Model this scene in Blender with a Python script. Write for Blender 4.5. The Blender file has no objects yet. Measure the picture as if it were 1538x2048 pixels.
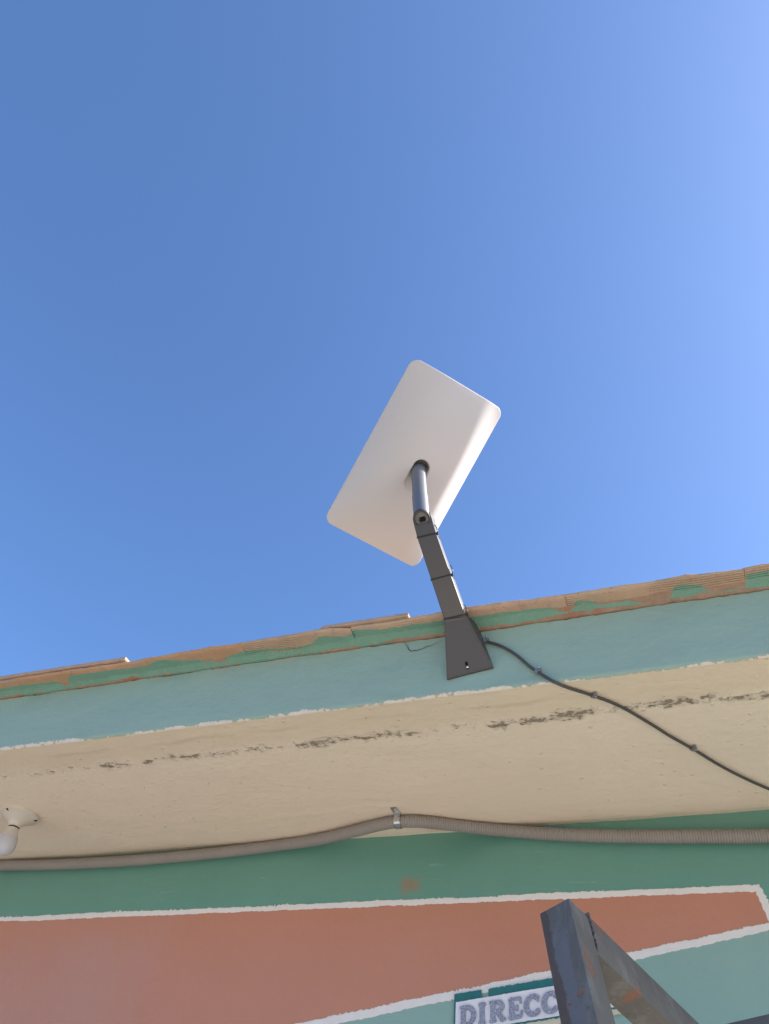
import bpy, bmesh, math, random
import numpy as np
from mathutils import Vector, Matrix, noise

random.seed(7)
scene = bpy.context.scene
COL = scene.collection

# ---------------------------------------------------------------- camera
cam_data = bpy.data.cameras.new('camera')
cam_data.sensor_fit = 'VERTICAL'
cam_data.sensor_height = 24.0
cam_data.lens = 24.0 * 1540.0 / 2048.0
cam_data.clip_start = 0.02
cam_data.clip_end = 2000
cam = bpy.data.objects.new('camera', cam_data)
COL.objects.link(cam)
CR = Vector((0.9384, 0.33117, 0.09866))      # right
CD = Vector((-0.18665, 0.72606, -0.66182))   # down
CF = Vector((-0.29081, 0.60263, 0.74314))    # forward
m3 = Matrix((CR, -CD, -CF)).transposed()
cam.matrix_world = Matrix.Translation((0, 0, 1.6)) @ m3.to_4x4()
scene.camera = cam

# ---------------------------------------------------------------- sky, sun, exposure
SUN_AZ = math.radians(17)      # from +X (along the wall) towards +Y (behind the wall)
SUN_EL = math.radians(35)
world = bpy.data.worlds.new('World')
scene.world = world
world.use_nodes = True
wn = world.node_tree
wn.nodes.clear()
sky = wn.nodes.new('ShaderNodeTexSky')
sky.sky_type = 'NISHITA'
sky.sun_disc = False
sky.sun_elevation = SUN_EL
sky.sun_rotation = math.pi / 2 - SUN_AZ
sky.altitude = 0
sky.air_density = 1.0
sky.dust_density = 2.0
sky.ozone_density = 9.0
bg = wn.nodes.new('ShaderNodeBackground')
bg.inputs['Strength'].default_value = 0.14
wo = wn.nodes.new('ShaderNodeOutputWorld')
wn.links.new(sky.outputs[0], bg.inputs[0])
wn.links.new(bg.outputs[0], wo.inputs[0])

sd = Vector((math.cos(SUN_EL) * math.cos(SUN_AZ), math.cos(SUN_EL) * math.sin(SUN_AZ), math.sin(SUN_EL)))
sl = bpy.data.lights.new('sun', 'SUN')
sl.energy = 5.0
sl.angle = math.radians(0.53)
sl.color = (1.0, 0.95, 0.87)
sun = bpy.data.objects.new('sun', sl)
sun.rotation_euler = sd.to_track_quat('Z', 'Y').to_euler()
sun.location = sd * 30
COL.objects.link(sun)

vs = scene.view_settings
vs.view_transform = 'Standard'
vs.look = 'None'
vs.gamma = 1.0
vs.use_curve_mapping = False
vs.exposure = 1.05

# ---------------------------------------------------------------- helpers: nodes
class NT:
    """small expression builder for a material's node tree"""
    def __init__(self, name, rough=0.6, spec=0.5, metal=0.0):
        self.mat = bpy.data.materials.new(name)
        self.mat.use_nodes = True
        self.t = self.mat.node_tree
        self.b = self.t.nodes['Principled BSDF']
        self.b.inputs['Roughness'].default_value = rough
        self.b.inputs['Metallic'].default_value = metal
        self.b.inputs['Specular IOR Level'].default_value = spec
        g = self.t.nodes.new('ShaderNodeNewGeometry')
        self.P = g.outputs['Position']
        s = self.t.nodes.new('ShaderNodeSeparateXYZ')
        self.t.links.new(self.P, s.inputs[0])
        self.x, self.y, self.z = s.outputs
        self._oc = None
    def put(self, sock, v):
        if isinstance(v, bpy.types.NodeSocket):
            self.t.links.new(v, sock)
        elif isinstance(v, (tuple, list)) and len(v) == 3 and sock.type == 'RGBA':
            sock.default_value = (*v, 1)
        else:
            sock.default_value = v
    def m(self, op, a, b=None, c=None, clamp=False):
        n = self.t.nodes.new('ShaderNodeMath')
        n.operation = op
        n.use_clamp = clamp
        for i, v in enumerate((a, b, c)):
            if v is not None:
                self.put(n.inputs[i], v)
        return n.outputs[0]
    def add(self, a, b): return self.m('ADD', a, b)
    def sub(self, a, b): return self.m('SUBTRACT', a, b)
    def mul(self, a, b): return self.m('MULTIPLY', a, b)
    def lin(self, a, b, k): return self.m('MULTIPLY_ADD', a, b, k)     # a*b+k
    def step(self, v, lo, hi):
        n = self.t.nodes.new('ShaderNodeMapRange')
        n.interpolation_type = 'SMOOTHSTEP'
        self.put(n.inputs[0], v); self.put(n.inputs[1], lo); self.put(n.inputs[2], hi)
        n.inputs[3].default_value = 0; n.inputs[4].default_value = 1
        return n.outputs[0]
    def scaled(self, sx, sy, sz, vec=None):
        n = self.t.nodes.new('ShaderNodeMapping')
        n.inputs['Scale'].default_value = (sx, sy, sz)
        self.put(n.inputs[0], vec or self.P)
        return n.outputs[0]
    def noise(self, scale, detail=4, rough=0.55, vec=None, dist=0.0):
        n = self.t.nodes.new('ShaderNodeTexNoise')
        n.inputs['Scale'].default_value = scale
        n.inputs['Detail'].default_value = detail
        n.inputs['Roughness'].default_value = rough
        n.inputs['Distortion'].default_value = dist
        self.put(n.inputs['Vector'], vec or self.P)
        return n.outputs[0]
    def voro(self, scale, vec=None, feature='F1'):
        n = self.t.nodes.new('ShaderNodeTexVoronoi')
        n.feature = feature
        n.inputs['Scale'].default_value = scale
        self.put(n.inputs['Vector'], vec or self.P)
        return n.outputs[0]
    def mix(self, f, a, b):
        n = self.t.nodes.new('ShaderNodeMix')
        n.data_type = 'RGBA'
        self.put(n.inputs[0], f); self.put(n.inputs[6], a); self.put(n.inputs[7], b)
        return n.outputs[2]
    def obj(self):
        if self._oc is None:
            n = self.t.nodes.new('ShaderNodeTexCoord')
            self._oc = n.outputs['Object']
        return self._oc
    def color(self, c): self.put(self.b.inputs['Base Color'], c)
    def rough(self, r): self.put(self.b.inputs['Roughness'], r)
    def bump(self, h, dist=0.002, strength=1.0, prev=None):
        n = self.t.nodes.new('ShaderNodeBump')
        n.inputs['Distance'].default_value = dist
        n.inputs['Strength'].default_value = strength
        self.put(n.inputs['Height'], h)
        if prev is not None:
            self.t.links.new(prev, n.inputs['Normal'])
        self.t.links.new(n.outputs[0], self.b.inputs['Normal'])
        return n.outputs[0]

# ---------------------------------------------------------------- helpers: objects
def tag(o, label=None, cat=None, group=None, kind=None):
    if label: o['label'] = label
    if cat: o['category'] = cat
    if group: o['group'] = group
    if kind: o['kind'] = kind
    return o

def empty(name, loc, label=None, cat=None, group=None):
    o = bpy.data.objects.new(name, None)
    o.empty_display_size = 0.05
    o.location = loc
    COL.objects.link(o)
    return tag(o, label, cat, group)

def link(name, me, mat, parent=None, smooth=True, auto=None):
    o = bpy.data.objects.new(name, me)
    COL.objects.link(o)
    if mat: me.materials.append(mat)
    if smooth:
        me.polygons.foreach_set('use_smooth', [True] * len(me.polygons))
        if auto is not None:
            me.set_sharp_from_angle(angle=math.radians(auto))
    if parent:
        o.parent = parent
        o.matrix_parent_inverse = Matrix.Translation(parent_world(parent)).inverted()
    me.update()
    return o

def parent_world(p):
    # parents here are either empties with only a location or meshes at the origin
    v = Vector(p.location)
    return v

def from_pydata(name, v, f, mat, parent=None, smooth=True, auto=None):
    me = bpy.data.meshes.new(name)
    me.from_pydata([tuple(a) for a in v], [], [tuple(a) for a in f])
    me.validate()
    return link(name, me, mat, parent, smooth, auto)

def bm_obj(name, bm, mat, parent=None, smooth=True, auto=35):
    bmesh.ops.recalc_face_normals(bm, faces=bm.faces)
    me = bpy.data.meshes.new(name)
    bm.to_mesh(me)
    bm.free()
    return link(name, me, mat, parent, smooth, auto)

def bm_box(bm, org, ax, ay, az, lo, hi, bevel=0.0):
    """box in a local frame, corners lo..hi; bevel on all its edges"""
    vs_ = []
    for i in range(8):
        c = [(lo, hi)[(i >> k) & 1][k] for k in range(3)]
        vs_.append(bm.verts.new(org + ax * c[0] + ay * c[1] + az * c[2]))
    fs = [bm.faces.new([vs_[k] for k in q]) for q in
          ((0, 2, 3, 1), (4, 5, 7, 6), (0, 1, 5, 4), (2, 6, 7, 3), (0, 4, 6, 2), (1, 3, 7, 5))]
    if bevel > 0:
        es = {e for f in fs for e in f.edges}
        bmesh.ops.bevel(bm, geom=list(es), offset=bevel, segments=2, profile=0.5, affect='EDGES')

def ortho(t, up=Vector((0, 0, 1))):
    t = t.normalized()
    if abs(t.dot(up)) > 0.95: up = Vector((0, 1, 0))
    a = t.cross(up).normalized()
    return a, a.cross(t).normalized()

def bm_tube(bm, pts, radii, seg=16, caps=True, frame_up=Vector((0, 0, 1))):
    rings = []
    n = len(pts)
    for i, p in enumerate(pts):
        t = (pts[min(i + 1, n - 1)] - pts[max(i - 1, 0)])
        if t.length < 1e-9: t = (pts[-1] - pts[0])
        a, b = ortho(t, frame_up)
        r = radii[i] if hasattr(radii, '__len__') else radii
        rings.append([bm.verts.new(p + (a * math.cos(2 * math.pi * k / seg) + b * math.sin(2 * math.pi * k / seg)) * r) for k in range(seg)])
    for i in range(n - 1):
        for k in range(seg):
            bm.faces.new((rings[i][k], rings[i][(k + 1) % seg], rings[i + 1][(k + 1) % seg], rings[i + 1][k]))
    if caps:
        bm.faces.new(rings[0]); bm.faces.new(rings[-1])
    return rings

def bm_lathe(bm, org, axis, prof, seg=32):
    """prof: list of (radius, height along axis)"""
    a, b = ortho(axis)
    axis = axis.normalized()
    rings = []
    for r, h in prof:
        if r < 1e-6:
            rings.append([bm.verts.new(org + axis * h)])
        else:
            rings.append([bm.verts.new(org + axis * h + (a * math.cos(2 * math.pi * k / seg) + b * math.sin(2 * math.pi * k / seg)) * r) for k in range(seg)])
    for i in range(len(rings) - 1):
        A, B = rings[i], rings[i + 1]
        for k in range(seg):
            k2 = (k + 1) % seg
            if len(A) == 1 and len(B) == 1: continue
            if len(A) == 1: bm.faces.new((A[0], B[k], B[k2]))
            elif len(B) == 1: bm.faces.new((A[k], A[k2], B[0]))
            else: bm.faces.new((A[k], A[k2], B[k2], B[k]))

def catmull(P, n=12):
    P = [Vector(p) for p in P]
    Q = [P[0] * 2 - P[1]] + P + [P[-1] * 2 - P[-2]]
    out = []
    for i in range(1, len(Q) - 2):
        for k in range(n):
            t = k / n
            a, b, c, d = Q[i - 1], Q[i], Q[i + 1], Q[i + 2]
            out.append(0.5 * ((2 * b) + (c - a) * t + (2 * a - 5 * b + 4 * c - d) * t * t + (3 * b - a - 3 * c + d) * t ** 3))
    out.append(P[-1])
    return out

def resample(P, step):
    d = [0]
    for a, b in zip(P, P[1:]): d.append(d[-1] + (b - a).length)
    n = max(2, int(d[-1] / step))
    out = []; j = 0
    for i in range(n + 1):
        s = d[-1] * i / n
        while j < len(d) - 2 and d[j + 1] < s: j += 1
        t = (s - d[j]) / max(1e-9, d[j + 1] - d[j])
        out.append(P[j].lerp(P[j + 1], t))
    return out

def nz(x, y, z, s): return noise.noise(Vector((x * s, y * s, z * s)))

# ---------------------------------------------------------------- dimensions of the place
YF, ZS, ZF, YW = 1.428, 2.658, 2.838, 2.071       # fascia plane, soffit, fascia top, wall plane
X0, X1 = -5.2, 2.6

# ---------------------------------------------------------------- materials
def mat_wall():
    n = NT('painted_wall', 0.4, 0.5)
    e1 = n.lin(n.noise(130, 3), 0.012, -0.006)
    e2 = n.add(n.lin(n.noise(26, 4, 0.6), 0.009, -0.0045), n.lin(n.noise(3.5, 3), 0.010, -0.005))
    amp = n.lin(n.step(n.noise(6, 4, 0.6), 0.38, 0.62), 1.25, 0.25)
    edge = n.lin(e1, amp, e2)
    edgeb = n.add(n.lin(n.noise(90, 4, vec=n.scaled(1, 1, 1.7)), 0.009, -0.0045), n.lin(n.noise(9, 2), 0.006, -0.003))
    za = n.add(n.z, edge)
    zb = n.add(n.z, edgeb)
    w = 0.0006
    in1t = n.step(za, 2.4745 + w, 2.4745 - w)                 # below the top of the upper stripe
    in1b = n.step(zb, 2.4595 + w, 2.4595 - w)                 # below its lower edge
    lt = n.sub(za, n.lin(n.x, 0.179, 2.362))
    lb = n.sub(zb, n.lin(n.x, 0.183, 2.345))
    in2t = n.step(lt, -w, w)
    in2b = n.step(lb, -w, w)
    xo = n.add(n.x, n.lin(n.sub(n.z, 2.476), 0.21, edge))
    xi = n.add(n.x, n.lin(n.sub(n.z, 2.46), 0.14, edgeb))
    ro = n.step(xo, 0.140 + w, 0.140 - w)
    ri = n.step(xi, 0.1305 + w, 0.1305 - w)
    frame = n.mul(n.mul(in1t, in2b), ro)
    inner = n.mul(n.mul(in1b, in2t), ri)
    upper = n.step(n.z, 2.40, 2.402)
    mott = n.noise(3.0, 5, 0.6)
    mott2 = n.noise(14, 4, 0.6)
    green = n.mix(mott, (0.112, 0.280, 0.212), (0.155, 0.345, 0.275))
    green = n.mix(n.mul(n.step(n.noise(5, 3, vec=n.scaled(1, 1, 6)), 0.56, 0.75), 0.35), green, (0.13, 0.31, 0.26))
    turq = n.mix(mott, (0.24, 0.390, 0.330), (0.285, 0.435, 0.37))
    turq = n.mix(n.mul(n.step(mott2, 0.45, 0.75), 0.3), turq, (0.25, 0.43, 0.38))
    base = n.mix(upper, turq, green)
    # old scratches in the green and one worn orange patch
    sc = n.noise(34, 2, 0.4, vec=n.scaled(0.12, 1, 1.0), dist=0.4)
    scm = n.mul(n.step(n.m('ABSOLUTE', n.sub(sc, 0.5)), 0.005, 0.0), n.step(n.noise(4.2, 3), 0.55, 0.66))
    base = n.mix(n.mul(scm, n.mul(upper, 0.55)), base, (0.30, 0.45, 0.38))
    px = n.m('ABSOLUTE', n.add(n.x, 0.751)); pz = n.m('ABSOLUTE', n.sub(n.z, 2.512))
    patch = n.mul(n.step(n.add(px, n.lin(n.noise(50, 3), 0.03, -0.015)), 0.044, 0.006), n.step(n.add(pz, n.lin(n.noise(45, 3), 0.03, -0.015)), 0.032, 0.002))
    base = n.mix(n.mul(patch, 0.62), base, (0.38, 0.165, 0.085))
    orange = n.mix(n.noise(2.2, 4, 0.6), (0.50, 0.208, 0.122), (0.56, 0.243, 0.147))
    orange = n.mix(n.mul(n.step(mott2, 0.5, 0.8), 0.25), orange, (0.48, 0.24, 0.155))
    sheen = n.mul(n.step(n.noise(1.7, 5, 0.55, dist=0.6), 0.46, 0.66), n.step(n.x, -0.35, -0.9))  # sky reflection sheen painted into the orange as pale pinkish blotches
    orange = n.mix(n.mul(sheen, 0.5), orange, (0.50, 0.27, 0.205))
    white = n.mix(n.noise(40, 4), (0.74, 0.69, 0.64), (0.84, 0.80, 0.75))
    wspot = n.mul(n.step(n.noise(160, 2), 0.70, 0.76), n.step(n.noise(7, 2), 0.52, 0.66))
    white = n.mix(n.mul(wspot, 0.7), white, (0.30, 0.28, 0.26))
    c = n.mix(frame, base, white)
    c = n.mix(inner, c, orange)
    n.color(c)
    n.rough(n.lin(n.noise(6, 4, 0.6), 0.22, 0.24))
    stripe = n.mul(frame, n.sub(1.0, inner))
    b1 = n.bump(n.add(n.noise(55, 6, 0.65), n.mul(n.noise(9, 3), 1.2)), 0.0016, 0.8)
    n.bump(stripe, 0.0012, 0.9, b1)
    return n.mat

def mat_soffit():
    n = NT('cream_plaster', 0.62, 0.4)
    base = n.mix(n.noise(2.4, 5, 0.6), (0.78, 0.65, 0.49), (0.85, 0.72, 0.555))
    base = n.mix(n.mul(n.step(n.noise(11, 5, 0.65), 0.5, 0.8), 0.35), base, (0.86, 0.73, 0.56))
    # water stained strip next to the edge, with wavy tide lines
    wob = n.lin(n.noise(5, 4, 0.6), 0.09, -0.045)
    ye = n.add(n.y, wob)
    st = n.step(ye, 1.575, 1.515)
    base = n.mix(n.mul(st, 0.42), base, (0.66, 0.53, 0.35))
    tide = n.mul(n.step(n.m('ABSOLUTE', n.sub(ye, 1.487)), 0.014, 0.0), n.step(n.noise(3.3, 3), 0.42, 0.6))
    base = n.mix(n.mul(tide, 0.45), base, (0.55, 0.43, 0.27))
    # flaked paint along a crack line
    yl = n.add(n.lin(n.noise(6.5, 4, 0.65, vec=n.scaled(1, 0.02, 0.02)), 0.06, 1.530), 0.0)
    dist = n.m('ABSOLUTE', n.sub(n.y, yl))
    patchy = n.noise(15, 4, 0.62, vec=n.scaled(1, 0.15, 0.1))
    strong = n.sub(n.mul(n.step(n.x, -0.62, -0.30), n.step(n.x, 0.12, 0.0)), n.mul(n.step(n.x, 0.08, 0.2), 1.2))
    wid = n.lin(n.step(patchy, 0.32, 0.58), 0.027, n.lin(strong, 0.005, -0.010))
    prox = n.sub(wid, dist)                       # >0 inside the flaking band
    fn = n.add(n.lin(n.noise(80, 6, 0.68, vec=n.scaled(0.7, 1.2, 1)), 0.115, -0.0575), prox)
    fl = n.step(fn, 0.0130, 0.0140)
    halo = n.step(fn, 0.000, 0.014)
    hair = n.mul(n.step(n.m('ABSOLUTE', n.sub(n.noise(30, 5, 0.6), 0.5)), 0.012, 0.0), n.step(dist, 0.030, 0.004))
    base = n.mix(n.mul(halo, 0.25), base, (0.50, 0.40, 0.27))
    base = n.mix(n.mul(hair, 0.5), base, (0.28, 0.22, 0.15))
    dark = n.mix(n.noise(120, 3), (0.21, 0.165, 0.115), (0.38, 0.30, 0.21))
    base = n.mix(fl, base, dark)
    # orange smear and whitish ragged line at the wall corner
    cor = n.step(n.add(n.y, n.lin(n.noise(60, 4), 0.02, -0.01)), 2.052, 2.056)
    base = n.mix(n.mul(cor, 0.5), base, (0.70, 0.60, 0.45))
    sm = n.mul(n.step(n.m('ABSOLUTE', n.sub(n.y, 2.045)), 0.020, 0.004), n.step(n.m('ABSOLUTE', n.add(n.x, 0.62)), 0.13, 0.04))
    base = n.mix(n.mul(sm, n.mul(n.noise(18, 3), 0.9)), base, (0.50, 0.24, 0.12))
    n.color(base)
    hgt = n.add(n.add(n.mul(n.noise(38, 5, 0.6), 0.9), n.mul(n.noise(160, 3, 0.6), 0.35)), n.mul(n.step(n.voro(26), 0.16, 0.0), 0.7))
    hgt = n.add(hgt, n.mul(n.noise(7, 5, 0.6, vec=n.scaled(0.5, 1.6, 1), dist=0.8), 1.1))
    b1 = n.bump(hgt, 0.0034, 0.9)
    n.bump(n.add(n.mul(fl, -1.0), n.mul(halo, 0.6)), 0.0022, 0.9, b1)
    return n.mat

def mat_fascia():
    n = NT('turquoise_plaster', 0.55, 0.4)
    c = n.mix(n.noise(2.0, 5, 0.6), (0.280, 0.392, 0.305), (0.330, 0.446, 0.352))
    c = n.mix(n.mul(n.step(n.noise(9, 5, 0.65, vec=n.scaled(0.6, 1, 1.4)), 0.45, 0.75), 0.35), c, (0.255, 0.362, 0.295))
    c = n.mix(n.mul(n.step(n.noise(24, 4, 0.6), 0.55, 0.8), 0.25), c, (0.33, 0.46, 0.40))
    # bare whitish plaster at the ragged lower arris, pinkish one below the tiles
    zz = n.add(n.z, n.add(n.lin(n.noise(85, 4, 0.65), 0.020, -0.010), n.lin(n.noise(7, 3), 0.014, -0.007)))
    gate = n.lin(n.step(n.noise(4.5, 4, 0.62, vec=n.scaled(1, 0.1, 0.1)), 0.36, 0.62), 0.0085, 2.6565)
    low = n.step(n.sub(zz, gate), 0.0005, -0.0005)
    wh = n.mix(n.noise(30, 4), (0.56, 0.47, 0.36), (0.80, 0.75, 0.66))
    c = n.mix(low, c, wh)
    c = n.mix(n.mul(n.step(n.noise(60, 3), 0.60, 0.66), n.mul(low, 0.75)), c, (0.36, 0.28, 0.17))
    zt = n.add(n.z, n.add(n.lin(n.noise(60, 4), 0.010, -0.005), n.lin(n.noise(5, 2), 0.012, -0.006)))
    top = n.step(zt, 2.8350, 2.8358)
    c = n.mix(n.mul(top, 0.8), c, (0.48, 0.34, 0.28))
    n.color(c)
    hg = n.add(n.mul(n.noise(14, 6, 0.62, vec=n.scaled(0.6, 1, 1.2)), 1.7), n.mul(n.noise(130, 3), 0.3))
    b1 = n.bump(hg, 0.0028, 0.9)
    n.bump(n.mul(low, -1.0), 0.0015, 0.8, b1)
    return n.mat

PAINT_EDGE = [(-1.88, .45), (-1.78, .58), (-1.66, .45), (-1.612, .15), (-1.595, .80), (-1.42, .66), (-1.33, .55), (-1.29, .92), (-1.25, .80), (-1.16, .38), (-1.11, .28), (-1.03, .60), (-0.93, .36), (-0.83, .34), (-0.80, .78), (-0.72, .58), (-0.700, .88), (-0.62, .60), (-0.48, .66), (-0.33, .56), (-0.21, .42), (-0.165, .15), (-0.135, .62), (-0.09, .25), (-0.03, .34), (0.0, .02), (0.06, .02), (0.085, .66), (0.13, .45), (0.155, .05), (0.222, .03), (0.232, .60)]
def paint_edge(n):
    """how far the green paint was brushed out over bedding and tiles, along the eave"""
    r = n.t.nodes.new('ShaderNodeValToRGB')
    cr = r.color_ramp
    lo, hi = -1.9, 0.3
    pts = [((x - lo) / (hi - lo), v) for x, v in PAINT_EDGE]
    while len(cr.elements) < len(pts): cr.elements.new(0.5)
    for e, (p, v) in zip(cr.elements, pts):
        e.position = p; e.color = (v, v, v, 1)
    n.put(r.inputs[0], n.lin(n.x, 1 / (hi - lo), -lo / (hi - lo)))
    sp = n.t.nodes.new('ShaderNodeSeparateColor')
    n.t.links.new(r.outputs[0], sp.inputs[0])
    jit = n.add(n.lin(n.noise(24, 5, 0.65), 0.36, -0.18), n.lin(n.noise(110, 4, 0.6), 0.22, -0.11))
    return n.add(sp.outputs[0], jit)

def green_mask(n):
    f = paint_edge(n)
    e = n.lin(f, -0.0509, 1.4204)                    # fraction .4 -> y 1.400, .95 -> y 1.372
    return n.mul(n.step(n.sub(n.y, e), -0.0005, 0.0005), n.step(f, 0.30, 0.34))

PAINT_A, PAINT_B = (0.15, 0.295, 0.215), (0.20, 0.36, 0.27)

def mat_tile(name, ca, cb, ridges):
    n = NT(name, 0.8, 0.25)
    c = n.mix(n.noise(7, 5, 0.6, vec=n.obj()), ca, cb)
    c = n.mix(n.mul(n.step(n.noise(28, 5, 0.65), 0.52, 0.8), 0.45), c, tuple(v * 1.25 for v in cb))
    c = n.mix(n.mul(n.step(n.noise(45, 4, 0.7, vec=n.scaled(1, 0.4, 1)), 0.60, 0.72), 0.5), c, tuple(v * 0.5 for v in ca))
    c = n.mix(n.mul(n.step(n.noise(9, 5, 0.68), 0.52, 0.66), 0.5), c, (0.36, 0.285, 0.22))
    c = n.mix(n.mul(n.step(n.noise(75, 4, 0.7), 0.60, 0.70), 0.5), c, (0.17, 0.115, 0.08))
    h = n.mul(n.noise(60, 5, 0.65), 0.8)
    if ridges:
        # cloth print left by the drying mat: fine parallel lines along the eave with cross threads
        ph = n.add(n.mul(n.y, 900.0), n.lin(n.noise(6, 3), 6.0, 0.0))
        r1 = n.m('SINE', ph)
        r2 = n.m('SINE', n.mul(n.add(n.x, n.mul(n.y, 0.2)), 1500.0))
        fade = n.step(n.noise(4, 4, 0.6), 0.38, 0.52)
        rr = n.mul(n.add(n.mul(r1, 0.5), n.mul(r2, 0.10)), fade)
        c = n.mix(n.mul(n.step(rr, 0.1, -0.55), 0.26), c, tuple(v * 0.42 for v in ca))
        h = n.add(h, n.mul(rr, 0.7))
    else:
        h = n.add(h, n.mul(n.noise(20, 6, 0.7, vec=n.scaled(1, 0.7, 1)), 1.2))
    g = green_mask(n)
    under = n.step(n.z, 2.858, 2.856)
    g = n.mul(g, under)
    gc = n.mix(n.noise(20, 4), PAINT_A, PAINT_B)
    gc = n.mix(n.mul(n.step(n.noise(48, 5, 0.72), 0.54, 0.68), 0.55), gc, c)
    c = n.mix(g, c, gc)
    n.color(c)
    n.bump(h, 0.003, 0.9)
    return n.mat

def mat_mortar():
    n = NT('painted_mortar', 0.75, 0.3)
    raw = n.mix(n.noise(35, 5, 0.7), (0.20, 0.125, 0.08), (0.46, 0.32, 0.22))
    raw = n.mix(n.mul(n.step(n.noise(8, 3), 0.55, 0.65), 0.7), raw, (0.34, 0.15, 0.085))
    e = n.add(n.lin(n.noise(8, 5, 0.68), 0.024, 2.8275), n.lin(n.noise(60, 3), 0.004, -0.002))
    g = n.step(n.sub(n.z, e), -0.0005, 0.0005)
    gap = n.step(n.sub(n.lin(paint_edge(n), 0.0311, 2.8385), n.z), -0.0004, 0.0004)
    c = n.mix(n.mul(g, gap), raw, n.mix(n.noise(20, 4), PAINT_A, PAINT_B))
    n.color(c)
    n.bump(n.add(n.noise(55, 6, 0.7), n.noise(180, 3)), 0.003, 0.9)
    return n.mat

def mat_simple(name, ca, cb=None, rough=0.5, spec=0.5, metal=0.0, scale=30, bump=0.0, rvar=0.0):
    n = NT(name, rough, spec, metal)
    cb = cb or tuple(min(1, v * 1.12) for v in ca)
    n.color(n.mix(n.noise(scale, 4, 0.6, vec=n.obj()), ca, cb))
    if rvar:
        n.rough(n.lin(n.noise(scale * 2, 4, vec=n.obj()), rvar, rough - rvar * 0.5))
    if bump:
        n.bump(n.noise(scale * 4, 4, 0.6, vec=n.obj()), bump, 0.8)
    return n.mat

def mat_frame_steel():
    n = NT('worn_steel', 0.42, 0.3, 0.0)
    # distance across the near post face, measured from its front edge
    d = n.t.nodes.new('ShaderNodeVectorMath'); d.operation = 'DOT_PRODUCT'
    sb = n.t.nodes.new('ShaderNodeVectorMath'); sb.operation = 'SUBTRACT'
    n.t.links.new(n.P, sb.inputs[0]); sb.inputs[1].default_value = (-0.1792, 1.1707, 2.0876)
    n.t.links.new(sb.outputs[0], d.inputs[0]); d.inputs[1].default_value = (0.9066, -0.3314, 0.2612)
    across = n.add(d.outputs['Value'], n.add(n.lin(n.noise(60, 5, 0.7), 0.016, -0.008), n.lin(n.noise(7, 3), 0.022, -0.011)))
    c = n.mix(n.noise(16, 6, 0.65), (0.105, 0.094, 0.079), (0.195, 0.176, 0.148))
    c = n.mix(n.mul(n.step(n.noise(30, 5, 0.7, vec=n.scaled(1, 1, 0.3)), 0.48, 0.62), 0.4), c, (0.26, 0.245, 0.22))
    # worn brown strip and bluish primer wiped beside it, below the post top
    d2 = n.t.nodes.new('ShaderNodeVectorMath'); d2.operation = 'DOT_PRODUCT'
    n.t.links.new(sb.outputs[0], d2.inputs[0]); d2.inputs[1].default_value = (0.3832, 0.9058, -0.1809)
    onpost = n.step(d2.outputs['Value'], 0.0505, 0.0500)
    low = n.mul(n.step(n.z, 2.07, 2.02), onpost)
    prim = n.mul(n.step(n.m('ABSOLUTE', n.add(across, 0.028)), 0.0115, 0.0085), low)
    c = n.mix(n.mul(prim, 0.75), c, (0.165, 0.162, 0.170))
    br = n.mul(n.step(across, -0.0385, -0.0415), onpost)
    c = n.mix(n.mul(br, 0.8), c, (0.10, 0.072, 0.06))
    ru = n.step(n.noise(15, 4, 0.55), 0.625, 0.645)
    c = n.mix(n.mul(ru, 0.85), c, (0.25, 0.115, 0.07))
    sp = n.step(n.noise(150, 3), 0.64, 0.72)
    c = n.mix(n.mul(sp, 0.5), c, (0.07, 0.065, 0.06))
    n.color(c)
    n.put(n.b.inputs['Metallic'], n.m('MULTIPLY', n.sub(1.0, n.m('MAXIMUM', ru, br)), 0.08))
    n.rough(n.lin(n.noise(35, 5, 0.65), 0.3, 0.45))
    n.bump(n.add(n.noise(70, 5, 0.65), n.mul(ru, -0.8)), 0.0012, 0.8)
    return n.mat

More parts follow.
